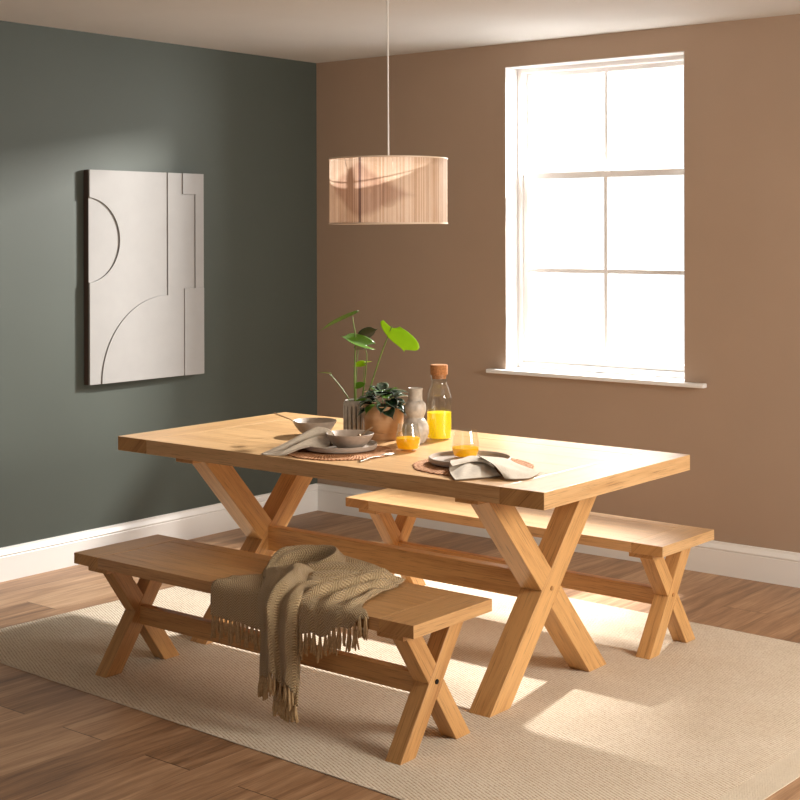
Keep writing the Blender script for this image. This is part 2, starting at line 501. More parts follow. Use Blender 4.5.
# ---- two unseen windows, added to let fill light in: plain frames
def added_window(name, axis, p, a0, a1, z0, z1):
    r = bpy.data.objects.new(name, None); COL.objects.link(r); r['kind'] = 'structure'
    bm = newbm()
    def B(u0, u1, c0, c1):
        if axis == 0: box(bm, p, p + .06, u0, u1, c0, c1, bev=.003)
        else: box(bm, u0, u1, p, p + .06, c0, c1, bev=.003)
    B(a0, a0 + .05, z0, z1); B(a1 - .05, a1, z0, z1); B(a0, a1, z0, z0 + .05); B(a0, a1, z1 - .05, z1)
    mid = (a0 + a1) / 2; B(mid - .02, mid + .02, z0, z1)
    obj('window_frame', bm, M_frame, r)
added_window('added_window_2', 0, XR + .08, -2.9, -.9, .95, 2.42)
added_window('added_window_3', 1, YF - .14, 2.2, 4.6, .5, 2.2)

# ------------------------------------------------------------------ rug
RX0, RX1, RY0, RY1 = .69, 3.75, -2.895, -.80
rug = thing('area_rug', 'large flat beige ribbed woven rug under the oak table and benches', 'rug', ((RX0 + RX1) / 2, (RY0 + RY1) / 2, 0), R(-2.2))
def rug_local():
    w, d = (RX1 - RX0) / 2, (RY1 - RY0) / 2
    bw = .10
    bm = newbm()
    box(bm, -w, w - bw, -d, d, 0.0004, .0032, bev=.001)
    obj('woven_field', bm, M_rug, rug)
    bm = newbm()
    box(bm, w - bw, w, -d, d, 0.0004, .0032, bev=.0015)
    obj('bound_edge', bm, M_rugb, rug)['label'] = 'paler plain woven end border'
    # rope edging along the long sides
    for s in (-1, 1):
        bm = newbm(); box(bm, -w, w, s * d - .004, s * d + .004, .0004, .0034, bev=.0015)
        obj('edge_binding', bm, M_rugb, rug)
rug_local()
RZ = .0033

# ------------------------------------------------------------------ table and benches
def xframe(parent, xa, xb, bot, top, h, z0, z1, zc, mt, seed, side):
    """two crossed legs between x=xa and xb; feet at y=-+bot, heads at y=+-top, horizontal half width h"""
    m1 = (top + bot) / (z1 - z0)
    zc = z0 + bot / m1
    def yl(z): return m1 * (z - zc)
    g1 = (0, m1, 1); g2 = (0, -m1, 1)
    bm = newbm()
    prism(bm, [(yl(z0) - h, z0), (yl(z0) + h, z0), (yl(z1) + h, z1), (yl(z1) - h, z1)], 0, xa, xb, g1, .0025, seed)
    a = obj('leg', bm, [mt, M_end], parent)
    e = .0006
    bm = newbm()
    prism(bm, [(-h - e, zc + e), (-e, zc + h / m1 + e), (-yl(z1) + h, z1), (-yl(z1) - h, z1)], 0, xa, xb, g2, .0018, seed + 2.3)
    prism(bm, [(-yl(z0) - h, z0), (-yl(z0) + h, z0), (h + e, zc - e), (e, zc - h / m1 - e)][::1], 0, xa, xb, g2, .0018, seed + 5.1)
    b = obj('leg', bm, [mt, M_end], parent)
    # bolt heads on the outer face
    bm = newbm()
    xo = xb if side > 0 else xa
    bmesh.ops.create_cone(bm, cap_ends=True, segments=20, radius1=.0075, radius2=.0075, depth=.004,
                          matrix=Matrix.Translation((xo + side * .0015, 0, zc)) @ Matrix.Rotation(pi / 2, 4, 'Y'))
    return a, bm

def boards(parent, L, W, z0, z1, endw, rail, nmid, mt, seed, x_off=0):
    """framed board top: end boards across, rails along the sides, planks between"""
    g = .0009
    for k, s in enumerate((-1, 1)):
        bm = newbm()
        xa, xb = sorted((s * L / 2, s * (L / 2 - endw + g)))
        box(bm, xa, xb, -W / 2, W / 2, z0, z1, (0, 1, 0), .0006, seed + k)
        obj('end_board', bm, [mt, M_end], parent)
    for k, s in enumerate((-1, 1)):
        bm = newbm()
        ya, yb = sorted((s * W / 2, s * (W / 2 - rail + g)))
        box(bm, -L / 2 + endw, L / 2 - endw, ya, yb, z0, z1, (1, 0, 0), .0006, seed + 3 + k)
        obj('side_rail', bm, [mt, M_end], parent)
    bm = newbm()
    w = (W - 2 * rail) / nmid
    for k in range(nmid):
        box(bm, -L / 2 + endw + g, L / 2 - endw - g, -W / 2 + rail + k * w + g / 4, -W / 2 + rail + (k + 1) * w - g / 4, z0 + .002, z1 - .0003, (1, 0, 0), .0008, seed + 7 + k * 1.7)
    obj('centre_panel', bm, [mt, M_end], parent)

def trestle(name, label, cat, loc, rz, L, W, ht, th, legx, legd, bot, top, h, cleat, cleat_y, cleat_w, str_z, str_t, endw, rail, nmid, mt, seed, boltmat, group=None, legoff=0.0):
    t = thing(name, label, cat, loc, rz, group)
    boards(t, L, W, ht - th, ht, endw, rail, nmid, M_top if mt is M_oak else M_top2, seed)
    zt = ht - th - cleat
    for s in (-1, 1):
        xa, xb = legoff + s * legx - legd / 2, legoff + s * legx + legd / 2
        a, bolt = xframe(t, xa, xb, bot, top, h, RZ, zt, 0, mt, seed + 11 + s, s)
        obj('bolt', bolt, boltmat, t, 40)['label'] = 'small round bolt where the legs cross'
        bm = newbm()
        box(bm, legoff + s * legx - cleat_w / 2, legoff + s * legx + cleat_w / 2, -cleat_y, cleat_y, zt, ht - th, (0, 1, 0), .002, seed + 20 + s)
        obj('bearer', bm, [mt, M_end], t)
    bm = newbm()
    box(bm, legoff - legx + legd / 2 - .01, legoff + legx - legd / 2 + .01, -str_t / 2, str_t / 2, str_z[0], str_z[1], (1, 0, 0), .0022, seed + 31)
    obj('stretcher', bm, [mt, M_end], t)
    return t

END_MI = 1
TX, TY = 2.0625, -1.876
TZ = .770
trestle('dining_table', 'long oak dining table with thick top on crossed legs, laid with plates', 'table', (TX, TY, 0), 0,
        1.961, .939, TZ, .054, .655, .086, .306, .308, .0585, .022, .43, .092, (.302, .395), .045, .165, .12, 4, M_oak, 1.0, M_oak2, legoff=.006)
bench_args = dict(L=1.531, W=.391, ht=.426, th=.038, legoff=.009, legx=.660, legd=.059, bot=.138, top=.112, h=.0365, cleat=.018, cleat_y=.185, cleat_w=.10,
                  str_z=(.160, .224), str_t=.035, endw=.13, rail=.062, nmid=2)
trestle('dining_bench', 'oak bench with crossed legs in front of the table, draped with a throw', 'bench', (2.101, -2.5635, 0), 0,
        mt=M_oak2, seed=41.0, boltmat=M_dark, group='pair of oak benches', **bench_args)
trestle('dining_bench', 'bare oak bench behind the table, below the window', 'bench', (2.165, -1.183, 0), R(-1.1),
        mt=M_oak, seed=63.0, boltmat=M_oak2, group='pair of oak benches', **bench_args)

END_MI = 0
# ------------------------------------------------------------------ wall relief
art = thing('wall_relief', 'tall white abstract relief panel hung on the dark green wall', 'artwork', (0.0, -1.278, 1.3485))
AY0, AY1, AZ0, AZ1 = -.364, .357, -.5085, .5085
def arel(y, z): return (y + 1.278, z - 1.3485)
bm = newbm(); box(bm, .002, .034, AY0, AY1, AZ0, AZ1, bev=.001); obj('backing_board', bm, M_backing, art)
cc = arel(-1.660, 1.524); cr = .202
qc = arel(-1.165, .84); qr = .408
lineB = arel(-1.157, 0)[0]
zB = arel(0, 1.248)[1]
def arc(c, r, a0, a1, n=40):
    return [(c[0] + r * cos(lerp(a0, a1, i / n)), c[1] + r * sin(lerp(a0, a1, i / n))) for i in range(n + 1)]
def relief(pts, x1, label=None, sm=True):
    bm = newbm(); prism(bm, pts, 0, .034, x1, (0, 0, 1), .0012)
    o = obj('relief_panel', bm, M_plaster, art)
    if label: o['label'] = label
    return o
# circle set back at the left edge
a0 = math.acos((AY0 - cc[0]) / cr)
circ = arc(cc, cr, -a0, a0)
relief([(AY0, circ[0][1])] + circ[1:-1] + [(AY0, circ[-1][1])], .037, 'sunken half disc at the left edge')
# main field, cut by the circle and by the quarter arc
aq = arc(qc, qr, pi, pi / 2, 40)
main = [(aq[0][0], AZ0)] + aq[1:] + [(lineB, aq[-1][1]), (lineB, AZ1), (AY0, AZ1), (AY0, circ[-1][1])] + circ[::-1][1:-1] + [(AY0, circ[0][1]), (AY0, AZ0)]
relief(main, .045, 'broad flat field')
yC = arel(-1.0625, 0)[0]; yC2 = arel(-.978, 0)[0]; zC = arel(0, 1.752)[1]; zE = arel(0, 1.278)[1]; yE = arel(-1.05, 0)[0]
fieldB = aq[::1]
low = [(aq[0][0], AZ0), (yE, AZ0), (yE, zE), (yC2, zE), (yC2, zC), (yC, zC), (yC, AZ1), (lineB, AZ1), (lineB, aq[-1][1])] + aq[::-1][1:-1]
relief(low, .051, 'raised quarter round running up into a tall strip')
relief([(yC, AZ1), (yC, zC), (yC2, zC), (yC2, zE), (AY1, zE), (AY1, AZ1)], .058, 'stepped raised strip at the upper right')
relief([(yE, zE), (yE, AZ0), (AY1 + .004, AZ0), (AY1 + .004, zE)], .056, 'raised strip at the lower right')

# ------------------------------------------------------------------ pendant lamp
LX, LY = 2.055, -1.876
lamp = thing('pendant_lamp', 'drum pendant lamp with pinkish string shade hanging above the table', 'pendant lamp', (LX, LY, 1.5875), R(0))
SH, SR = .243, .2185
def shade_mat():
    m, nt, out = mat('string_shade'); n = N(nt)
    tc = n('TexCoord').outputs['Object']; s = n('SeparateXYZ', {0: tc})
    ang = n.math('ARCTAN2', s.outputs[1], s.outputs[0])
    # strings: fine vertical lines, each of its own brightness
    ns = 330
    q = n.math('MULTIPLY', ang, ns / (2 * pi))
    idn = n('TexWhiteNoise', {'W': n.math('FLOOR', q)}, noise_dimensions='1D').outputs['Value']
    fr = n.math('SINE', n.math('MULTIPLY', n.math('FRACT', q), pi))
    # cast shadow painted into the string colour: diamond and wedge
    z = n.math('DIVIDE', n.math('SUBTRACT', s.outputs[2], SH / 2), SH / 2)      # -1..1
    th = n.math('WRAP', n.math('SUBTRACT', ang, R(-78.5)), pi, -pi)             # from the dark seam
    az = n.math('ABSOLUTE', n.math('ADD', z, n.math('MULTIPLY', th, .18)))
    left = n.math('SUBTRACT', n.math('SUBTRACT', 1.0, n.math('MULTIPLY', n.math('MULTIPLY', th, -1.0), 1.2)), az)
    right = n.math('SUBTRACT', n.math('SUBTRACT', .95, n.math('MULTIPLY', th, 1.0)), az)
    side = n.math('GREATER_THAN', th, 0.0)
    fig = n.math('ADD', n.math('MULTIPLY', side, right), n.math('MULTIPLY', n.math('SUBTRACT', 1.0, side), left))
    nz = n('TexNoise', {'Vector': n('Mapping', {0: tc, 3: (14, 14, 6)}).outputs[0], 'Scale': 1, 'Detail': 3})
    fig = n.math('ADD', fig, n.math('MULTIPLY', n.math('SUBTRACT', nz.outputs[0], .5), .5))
    shadow_mask = n.ramp(fig, [(.0, .0), (.30, 1.0)], 'EASE')
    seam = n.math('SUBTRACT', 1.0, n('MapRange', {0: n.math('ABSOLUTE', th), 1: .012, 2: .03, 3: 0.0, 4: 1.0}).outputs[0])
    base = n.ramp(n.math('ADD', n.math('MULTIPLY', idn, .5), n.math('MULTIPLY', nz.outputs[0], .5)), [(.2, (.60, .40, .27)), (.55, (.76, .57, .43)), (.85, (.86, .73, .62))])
    shadow_col = n.ramp(n.math('ADD', n.math('MULTIPLY', idn, .6), n.math('MULTIPLY', nz.outputs[0], .4)), [(.2, (.27, .12, .085)), (.8, (.50, .28, .19))])
    col = n.mix(n.math('MULTIPLY', shadow_mask, .62), base, shadow_col)
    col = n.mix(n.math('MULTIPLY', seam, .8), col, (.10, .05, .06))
    col = n.mix(1.0, col, n.ramp(fr, [(.1, .72), (.6, 1.0)]), 'MULTIPLY')
    d = n('BsdfPrincipled', {'Base Color': col, 'Roughness': .6, 'Specular IOR Level': .3, 'Normal': n.bump(fr, .4, .0015)})
    t = n('BsdfTranslucent', {'Color': col})
    mx = n('MixShader', {0: .6, 1: d.outputs[0], 2: t.outputs[0]})
    tr = n('BsdfTransparent', {})
    hole = n.math('MULTIPLY', n.math('LESS_THAN', n.math('FRACT', q), .10), .7)
    mx2 = n('MixShader', {0: hole, 1: mx.outputs[0], 2: tr.outputs[0]})
    nt.links.new(mx2.outputs[0], out.inputs[0])
    return m
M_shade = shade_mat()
M_rim = plain('shade_rim', (.70, .56, .43), .5, .4)
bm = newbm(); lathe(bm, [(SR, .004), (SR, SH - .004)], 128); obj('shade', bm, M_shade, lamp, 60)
for zz in (0.0, SH - .005):
    bm = newbm(); lathe(bm, [(SR - .003, zz), (SR + .0022, zz), (SR + .0022, zz + .005), (SR - .003, zz + .005), (SR - .003, zz)], 96)
    obj('shade_ring', bm, M_rim, lamp, 40)
bm = newbm()
for k in range(3):
    a = 2 * pi * k / 3 + .4
    tube(bm, [(.018 * cos(a), .018 * sin(a), SH - .035), ((SR - .002) * cos(a), (SR - .002) * sin(a), SH - .004)], .002, 6)
obj('shade_spider', bm, M_cord, lamp, 60)
bm = newbm(); lathe(bm, [(0, SH - .075), (.018, SH - .075), (.02, SH - .03), (.012, SH + .0), (.006, SH + .012), (0, SH + .012)], 24); obj('lamp_holder', bm, M_cord, lamp, 40)
bm = newbm(); lathe(bm, smooth_prof([(0, SH - .185), (.024, SH - .172), (.032, SH - .145), (.022, SH - .105), (.014, SH - .075), (0, SH - .075)]), 24)
obj('bulb', bm, plain('opal_bulb', (.8, .79, .76), .25, .5, trans=.3), lamp, 60)
bm = newbm(); tube(bm, [(0, 0, SH + .008), (-.001, 0, SH + .3), (-.002, 0, H - 1.5875 - .02)], .0031, 8); obj('cord', bm, M_cord, lamp, 60)
bm = newbm(); lathe(bm, [(0, H - 1.5875 - .03), (.03, H - 1.5875 - .028), (.05, H - 1.5875 - .012), (.052, H - 1.5875 - .001), (0, H - 1.5875 - .001)], 32); obj('ceiling_rose', bm, M_cord, lamp, 40)

# ------------------------------------------------------------------ things on the table
def placemat(x, y, label, r=.198, rot=0):
    t = bpy.data.objects
    bm = newbm()
    prof = [(0, .0035)]
    k = 0
    nr = 15
    for i in range(nr):
        r0 = r * i / nr; r1 = r * (i + 1) / nr
        prof += [(r0 + (r1 - r0) * .15, .0035), (lerp(r0, r1, .5), .0055), (r0 + (r1 - r0) * .85, .0035)]
    prof += [(r, .0025), (r - .003, .0), (0, 0)]
    lathe(bm, prof, 150, rfun=lambda rr, h, a: rr * (1 + (.014 * sin(a * 36) + .010 * sin(a * 11 + 1)) * sstep(r * .9, r, rr)))
    o = obj('placemat', bm, M_jute, None, 70)
    o.location = (x, y, TZ + .0003); o.rotation_euler = (0, 0, rot)
    return tag(o, label, 'placemat', 'round woven placemats')
placemat(2.030, -2.125, 'round rust brown woven placemat with two stacked dishes on it', .195)
placemat(2.590, -2.085, 'round woven placemat beneath the plate with a juice glass on it', .203, .7)
MZ = TZ + .0062

def plate(x, y, label, r):
    bm = newbm()
    prof = [(0, 0), (r * .80, 0), (r * .97, .004), (r, .010), (r, .0205), (r - .002, .022), (r - .005, .0215), (r - .007, .018), (r - .010, .0095), (r - .018, .0075), (0, .007)]
    lathe(bm, prof, 80)
    o = obj('dinner_plate', bm, M_grey, None, 45)
    o.location = (x, y, MZ)
    return tag(o, label, 'plate', 'grey stoneware plates')
plate(2.007, -2.095, 'grey rimmed stoneware plate underneath a bowl, partly covered by a napkin', .1335)
plate(2.560, -2.062, 'grey rimmed stoneware plate holding a juice glass and linen napkin', .140)

def bowl(x, y, z, label, r, h, tilt=0):
    bm = newbm()
    out = [(0, 0), (r * .44, 0), (r * .50, .003), (r * .72, h * .34), (r * .90, h * .70), (r * .995, h)]
    ins = [(r * .985, h + .0012), (r * .962, h), (r * .86, h * .70), (r * .68, h * .36), (r * .45, h * .16), (0, h * .12)]
    lathe(bm, smooth_prof(out[2:], 4) if False else out[:2] + smooth_prof(out[2:], 4) + ins[:2] + smooth_prof(ins[2:], 4), 64)
    o = obj('bowl', bm, M_grey, None, 50)
    o.location = (x, y, z)
    return tag(o, label, 'bowl', 'grey stoneware bowls')
PZ = MZ + .0078
bowl(2.058, -2.101, PZ, 'grey stoneware bowl stacked on a plate, front one of the two bowls', .0870, .054)
bowl(1.667, -1.857, TZ + .0004, 'grey stoneware bowl standing on bare table, back left, with long spoon handle', .0865, .056)

# spoons
def spoon(label, p_bowl, p_end, up, name='spoon'):
    p0 = Vector(p_bowl); p1 = Vector(p_end)
    d = (p1 - p0); L = d.length; d.normalize()
    s = d.cross(Vector((0, 0, 1))).normalized(); w = s.cross(d).normalized()
    root = thing(name, label, 'spoon', p0)
    bm = newbm()
    G = []
    for i in range(13):
        a = i / 12
        wd = .018 * sqrt(max(0, 1 - (2 * a - 1) ** 2)) + .0008
        G.append([d * (a * .05) + s * wd * k + w * (.010 * (k * k) - .006 * sin(pi * a)) for k in (-1, -.6, -.25, 0, .25, .6, 1)])
    sheet(bm, G); o = obj('spoon_bowl', bm, M_brass, root, 60); thicken(o, .0016)
    bm = newbm(); tube(bm, [d * .046, d * lerp(.046, L, .5) + w * .004, d * L], [.0022, .0026, .0034], 8)
    obj('handle', bm, M_brass, root, 60)
    return root
spoon('thin bronze spoon leaning out of the back left bowl', (1.667, -1.857, TZ + .014), (1.542, -1.953, TZ + .085), 0)
spoon('short bronze spoon handle showing above rim of the front bowl', (2.054, -2.095, PZ + .013), (2.106, -2.029, PZ + .072), 0)

# fork and knife beside the left setting
def fork(label, p0, p1):
    p0 = Vector(p0); p1 = Vector(p1); d = p1 - p0; L = d.length
    root = thing('fork', label, 'fork', p0, atan2(d.y, d.x))
    bm = newbm()
    G = []
    for i in range(15):
        a = i / 14; x = a * L * .68
        wd = lerp(.0055, .0028, sstep(0, .8, a))
        G.append([(x, wd * k, .003 + .006 * sin(pi * a) ** 2 * .6 + .0012 * (1 - k * k)) for k in (-1, -.5, 0, .5, 1)])
    sheet(bm, G); thicken(obj('handle', bm, M_steel, root, 60), .0018)
    bm = newbm(); G = []
    for i in range(9):
        a = i / 8; x = L * lerp(.67, .80, a); wd = lerp(.003, .0115, sstep(0, .8, a))
        G.append([(x, wd * k, .004 + .002 * (k * k) - .001 * a) for k in (-1, -.5, 0, .5, 1)])
    sheet(bm, G); thicken(obj('neck', bm, M_steel, root, 60), .0018)
    for k in range(4):
        y = (-1.5 + k) * .0066
        bm = newbm(); tube(bm, [(L * .795, y, .0042), (L * .9, y * 1.02, .003), (L, y, .0055)], [.0019, .0016, .0009], 6)
        obj('tine', bm, M_steel, root, 60)
    return root
fork('steel fork lying on the table right of the left placemat', (2.236, -2.262, TZ + .0005), (2.210, -2.045, TZ + .0005))

# juice glasses
def tumbler(x, y, z, label, fill, r=.0450, h=.098):
    t = thing('juice_glass', label, 'glass', (x, y, z), 0, 'stemless juice glasses')
    out = [(.0, .0), (r * .62, .0), (r * .86, .008), (r, .030), (r * .985, .048), (r * .90, .072), (r * .80, h)]
    o2 = out[:2] + smooth_prof(out[2:], 5)
    inn = [(rr - .0016, hh + (.004 if hh < .02 else 0)) for rr, hh in o2[2:]][::-1]
    bm = newbm(); lathe(bm, o2 + inn + [(0, .005)], 48)
    obj('glass_body', bm, M_glass, t, 60)
    bm = newbm()
    jp = [(0, .0056)] + [(rr - .0021, max(hh, .0056) + .0002) for rr, hh in o2[2:] if hh < fill - .001]
    rf = [p for p in o2 if p[1] >= fill][0][0] - .0021
    jp += [(rf, fill), (0, fill)]
    lathe(bm, jp, 48)
    obj('orange_juice', bm, M_juice2, t, 60)
    return t
tumbler(2.196, -1.940, TZ + .0004, 'glass of orange juice standing on bare table in front of the pots', .046)
tumbler(2.512, -2.020, MZ + .0078, 'glass of orange juice standing on the right-hand plate', .036, r=.0475, h=.097)

# carafe
car = thing('juice_carafe', 'tall glass carafe half full of juice, closed with a cork', 'carafe', (2.113, -1.645, TZ + .0004))
cp = [(.0, .0), (.043, .0), (.0475, .006), (.0480, .03), (.0480, .145), (.0470, .160), (.0395, .188), (.0315, .208), (.0300, .222), (.0320, .246)]
cp2 = cp[:2] + smooth_prof(cp[2:], 5)
ci = [(r_ - .0018, h_ + (.005 if h_ < .02 else 0)) for r_, h_ in cp2[2:]][::-1]
bm = newbm(); lathe(bm, cp2 + ci + [(0, .006)], 56); obj('glass_body', bm, M_glass, car, 60)
bm = newbm(); lathe(bm, [(0, .0066), (.0445, .0066), (.0455, .012), (.0458, .03), (.0458, .102), (0, .102)], 56); obj('juice', bm, M_juice, car, 50)
bm = newbm(); lathe(bm, [(0, .230), (.0262, .230), (.0285, .2455), (.0330, .2462), (.0335, .280), (.0315, .283), (0, .283)], 40); obj('cork_stopper', bm, M_cork, car, 40)

# gourd vase
bm = newbm()
vp = smooth_prof([(.033, .0), (.0415, .012), (.0500, .036), (.0485, .062), (.0385, .084), (.0310, .094), (.0360, .107), (.0402, .127), (.0365, .147), (.0275, .158), (.0258, .170), (.0268, .195), (.0278, .2035)], 5)
lathe(bm, [(0, 0)] + vp + [(.0265, .2045), (.0245, .2025), (.0235, .17), (.021, .158), (0, .12)], 56)
vase = obj('bud_vase', bm, M_vase, None, 60); vase.location = (2.098, -1.772, TZ + .0004)
tag(vase, 'mottled beige vase shaped like a double gourd, between pot and carafe', 'vase')

def flute_mat():
    m, nt, out = mat('fluted_glaze'); n = N(nt)
    tc = n('TexCoord').outputs['Object']; q = n('SeparateXYZ', {0: tc})
    rr = n('VectorMath', {0: n('CombineXYZ', {0: q.outputs[0], 1: q.outputs[1], 2: 0.0}).outputs[0]}, operation='LENGTH').outputs['Value']
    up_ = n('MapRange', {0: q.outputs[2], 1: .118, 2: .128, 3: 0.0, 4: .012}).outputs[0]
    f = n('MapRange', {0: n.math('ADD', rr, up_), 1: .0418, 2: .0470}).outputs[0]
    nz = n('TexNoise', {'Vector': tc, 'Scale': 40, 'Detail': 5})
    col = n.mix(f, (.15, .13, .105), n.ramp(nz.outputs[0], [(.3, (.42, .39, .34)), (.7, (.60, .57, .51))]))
    b = n('BsdfPrincipled', {'Base Color': col, 'Roughness': .45, 'Specular IOR Level': .45})
    nt.links.new(b.outputs[0], out.inputs[0]); return m
M_flute = flute_mat()
# ---- ribbed pot with the tall plant
AX = Vector((cos(.6774), sin(.6774), 0)); AYv = Vector((-sin(.6774), cos(.6774), 0)); ZZ = Vector((0, 0, 1))
P1 = Vector((1.792, -1.760, TZ + .0004))
ribpot = thing('potted_plant', 'tall leggy plant with lime leaves in grey ribbed pot', 'plant', P1)
bm = newbm()
pr = [(0, 0), (.041, 0), (.0465, .006), (.0475, .02), (.0475, .105), (.0455, .114), (.040, .122), (.037, .121), (.037, .108), (0, .106)]
pr = pr[:3] + [(.0475, .012 + .107 * i / 14) for i in range(15)] + [(r_, h_ + .014) for r_, h_ in pr[5:]]
def ribs(r, h, a):
    if r < .038: return r
    f = sstep(.008, .022, h) * (1 - sstep(.110, .124, h))
    k = abs(sin(a * 8))
    return r - .0060 * f * (1 - sstep(.15, .75, k))
lathe(bm, pr, 216, rfun=ribs); obj('ribbed_pot', bm, M_flute, ribpot, 50)
bm = newbm(); lathe(bm, [(.0372, .124), (.02, .127), (0, .1285)], 32); obj('soil', bm, M_soil, ribpot, 60)

def pt1(u, v, dep=0.0):
    """local point of the tall plant: across, up, away from the window of view"""
    return AX * ((u - 357.3) / 257.4) + ZZ * ((435.0 - v) / 257.4) + AYv * dep

def heart_leaf(bm, base, tip, nrm, width, cup=.15, droop=.1, lobes=.16, n=14, m=9, wl=1.0, wr=1.0, sdv=None):
    base = Vector(base); tip = Vector(tip); ax = tip - base; L = ax.length; ax.normalize()
    nrm = Vector(nrm); nrm = (nrm - ax * nrm.dot(ax)).normalized(); sd = ax.cross(nrm)
    if sdv is not None:
        sd = -Vector(sdv).normalized(); nrm = sd.cross(ax).normalized()
    G = []
    for i in range(n + 1):
        a = i / n
        # half width of a heart shape, pointed at the tip
        wv = width * .5 * (sin(pi * min(1, (a * .97 + .03)) ** .62) ** .75) * (1 - .0 * a)
        if a > .66: wv *= lerp(1, .10, sstep(.66, .95, a))
        if i == n: wv = .0006
        row = []
        for j in range(-m, m + 1):
            k = j / m
            back = lobes * L * (abs(k) ** 1.5) * max(0, 1 - a * 2.2)
            p = base + ax * (a * L - back) + sd * (k * wv * (wl if k < 0 else wr)) + nrm * (cup * wv * abs(k) ** 1.3 - droop * L * a * a)
            row.append(p)
        G.append(row)
    V = sheet(bm, G, lambda a, b: (a / n, b / (2 * m)))
    return V

def leaf_part(parent, mt, *a, **k):
    bm = newbm(); heart_leaf(bm, *a, **k)
    o = obj('leaf', bm, mt, parent, 180); thicken(o, .0008)
    return o
def stem_part(parent, pts, r0, r1, mt=None):
    bm = newbm(); q = smooth_prof([tuple(p) for p in pts], 5)
    tube(bm, q, [lerp(r0, r1, i / (len(q) - 1)) for i in range(len(q))], 8)
    return obj('stem', bm, mt or M_stem, parent, 180)
FW = -AYv                                       # towards the room
stem_part(ribpot, [pt1(357, 407), pt1(356.5, 380), pt1(357.2, 352), pt1(357.6, 336), pt1(355.6, 324), pt1(354.8, 317)], .0044, .0018)
stem_part(ribpot, [pt1(362, 408, .01), pt1(365.5, 390, .015), pt1(368.3, 365, .0), pt1(368.8, 354, -.005), pt1(367, 348, -.01)], .0028, .0016)
stem_part(ribpot, [pt1(364, 408, -.01), pt1(369.5, 395, -.02), pt1(381, 360, -.02), pt1(390, 336, -.02), pt1(394.2, 326, -.02)], .0038, .0022)
stem_part(ribpot, [pt1(356, 408, -.01), pt1(351, 399, -.01), pt1(342, 386, .0), pt1(334.5, 377, .0), pt1(331.8, 373.8, .0)], .0027, .0016)
stem_part(ribpot, [pt1(361, 408), pt1(364.5, 392, .02), pt1(365.6, 376, .02), pt1(365.8, 364, .02)], .0014, .001)
stem_part(ribpot, [pt1(358, 408), pt1(358.0, 380, .03), pt1(360, 350, .05), pt1(364.5, 338, .05)], .0022, .0014)
leaf_part(ribpot, M_green2, pt1(356, 314.5), pt1(319.5, 331), ZZ * .9 + FW * -.12 + AX * .3, .075, cup=.25, droop=.02)
leaf_part(ribpot, M_green2, pt1(369, 345.5, -.012), pt1(341.5, 337.5, -.03), ZZ * 1.0 + FW * .55, .085, cup=.32, droop=-.10, lobes=.30)
leaf_part(ribpot, M_green3, pt1(363, 338, .05), pt1(380, 329.5, .06), ZZ * .6 + FW * -.6 - AX * .2, .07, cup=.15, droop=.02)
leaf_part(ribpot, M_green3, pt1(366, 347, .0), pt1(356, 350, .06), ZZ * .8 + FW * -.5, .05, cup=.1)
leaf_part(ribpot, M_green1, pt1(394, 327.5, -.02), pt1(406.5, 351.5, -.05), FW * .85 + ZZ * .45 + AX * .25, .165, cup=.05, droop=-.02, lobes=.22, wl=1.22, wr=.66, sdv=AX * 37 - ZZ * 14 + FW * 12)
leaf_part(ribpot, M_green2, pt1(331.8, 373.5), pt1(319.5, 372.5), ZZ * 1 + FW * -.1, .035, cup=.2, droop=.0)
leaf_part(ribpot, M_green1, pt1(366, 364, .02), pt1(354.5, 366, .01), ZZ * .8 + FW * .7, .032, cup=.2, droop=.05)
leaf_part(ribpot, M_green1, pt1(365.5, 363.5, .02), pt1(374, 362, .03), ZZ * 1 + FW * .1, .02, cup=.2, droop=.0)
leaf_part(ribpot, M_green2, pt1(358, 386), pt1(368, 383, -.01), FW * .8 + ZZ * .5, .028, cup=.1)
for (u, v, u2, v2, d) in ((358, 402, 372, 398, -.01), (362, 404, 374, 402, -.02), (356, 405, 346, 402, -.02)):
    leaf_part(ribpot, M_green2, pt1(u, v), pt1(u2, v2, d), ZZ * .8 + FW * .5, .026, cup=.15)

# ---- clay pot with the bushy dark plant
P2 = Vector((1.935, -1.760, TZ + .0004))
bush = thing('potted_plant', 'low bushy dark green houseplant in a round copper clay pot', 'plant', P2)
bm = newbm()
lathe(bm, [(0, 0), (.069, 0), (.0715, .003), (.0715, .0265), (.0705, .028), (.0725, .0295), (.0745, .032), (.0750, .125), (.0738, .128), (.0700, .127), (.0695, .112), (0, .110)], 96)
obj('clay_pot', bm, M_clay, bush, 40)
bm = newbm(); lathe(bm, [(.0697, .113), (.04, .118), (0, .12)], 32); obj('soil', bm, M_soil, bush, 60)

def variegated():
    m, nt, out = mat('silvery_dark_leaf'); n = N(nt)
    uv = n('UVMap').outputs[0]; s = n('SeparateXYZ', {0: uv})
    d = n.math('ABSOLUTE', n.math('SUBTRACT', s.outputs[1], .5))
    nz = n('TexNoise', {'Vector': n('Mapping', {0: uv, 3: (9, 14, 1)}).outputs[0], 'Scale': 1, 'Detail': 3})
    f = n.math('ADD', n.math('MULTIPLY', d, 1.9), n.math('MULTIPLY', nz.outputs[0], .35))
    oi = n('ObjectInfo').outputs['Random']
    lim = n.math('ADD', f, n.math('MULTIPLY', n.math('SUBTRACT', oi, .5), .30))
    col = n.ramp(lim, [(.0, (.008, .022, .010)), (.86, (.014, .034, .014)), (1.0, (.14, .20, .13))])
    b = n('BsdfPrincipled', {'Base Color': col, 'Roughness': .26, 'Specular IOR Level': .6, 'Coat Weight': .25, 'Coat Roughness': .15})
    nt.links.new(b.outputs[0], out.inputs[0]); return m
M_var = variegated()
r2 = random.Random(21)
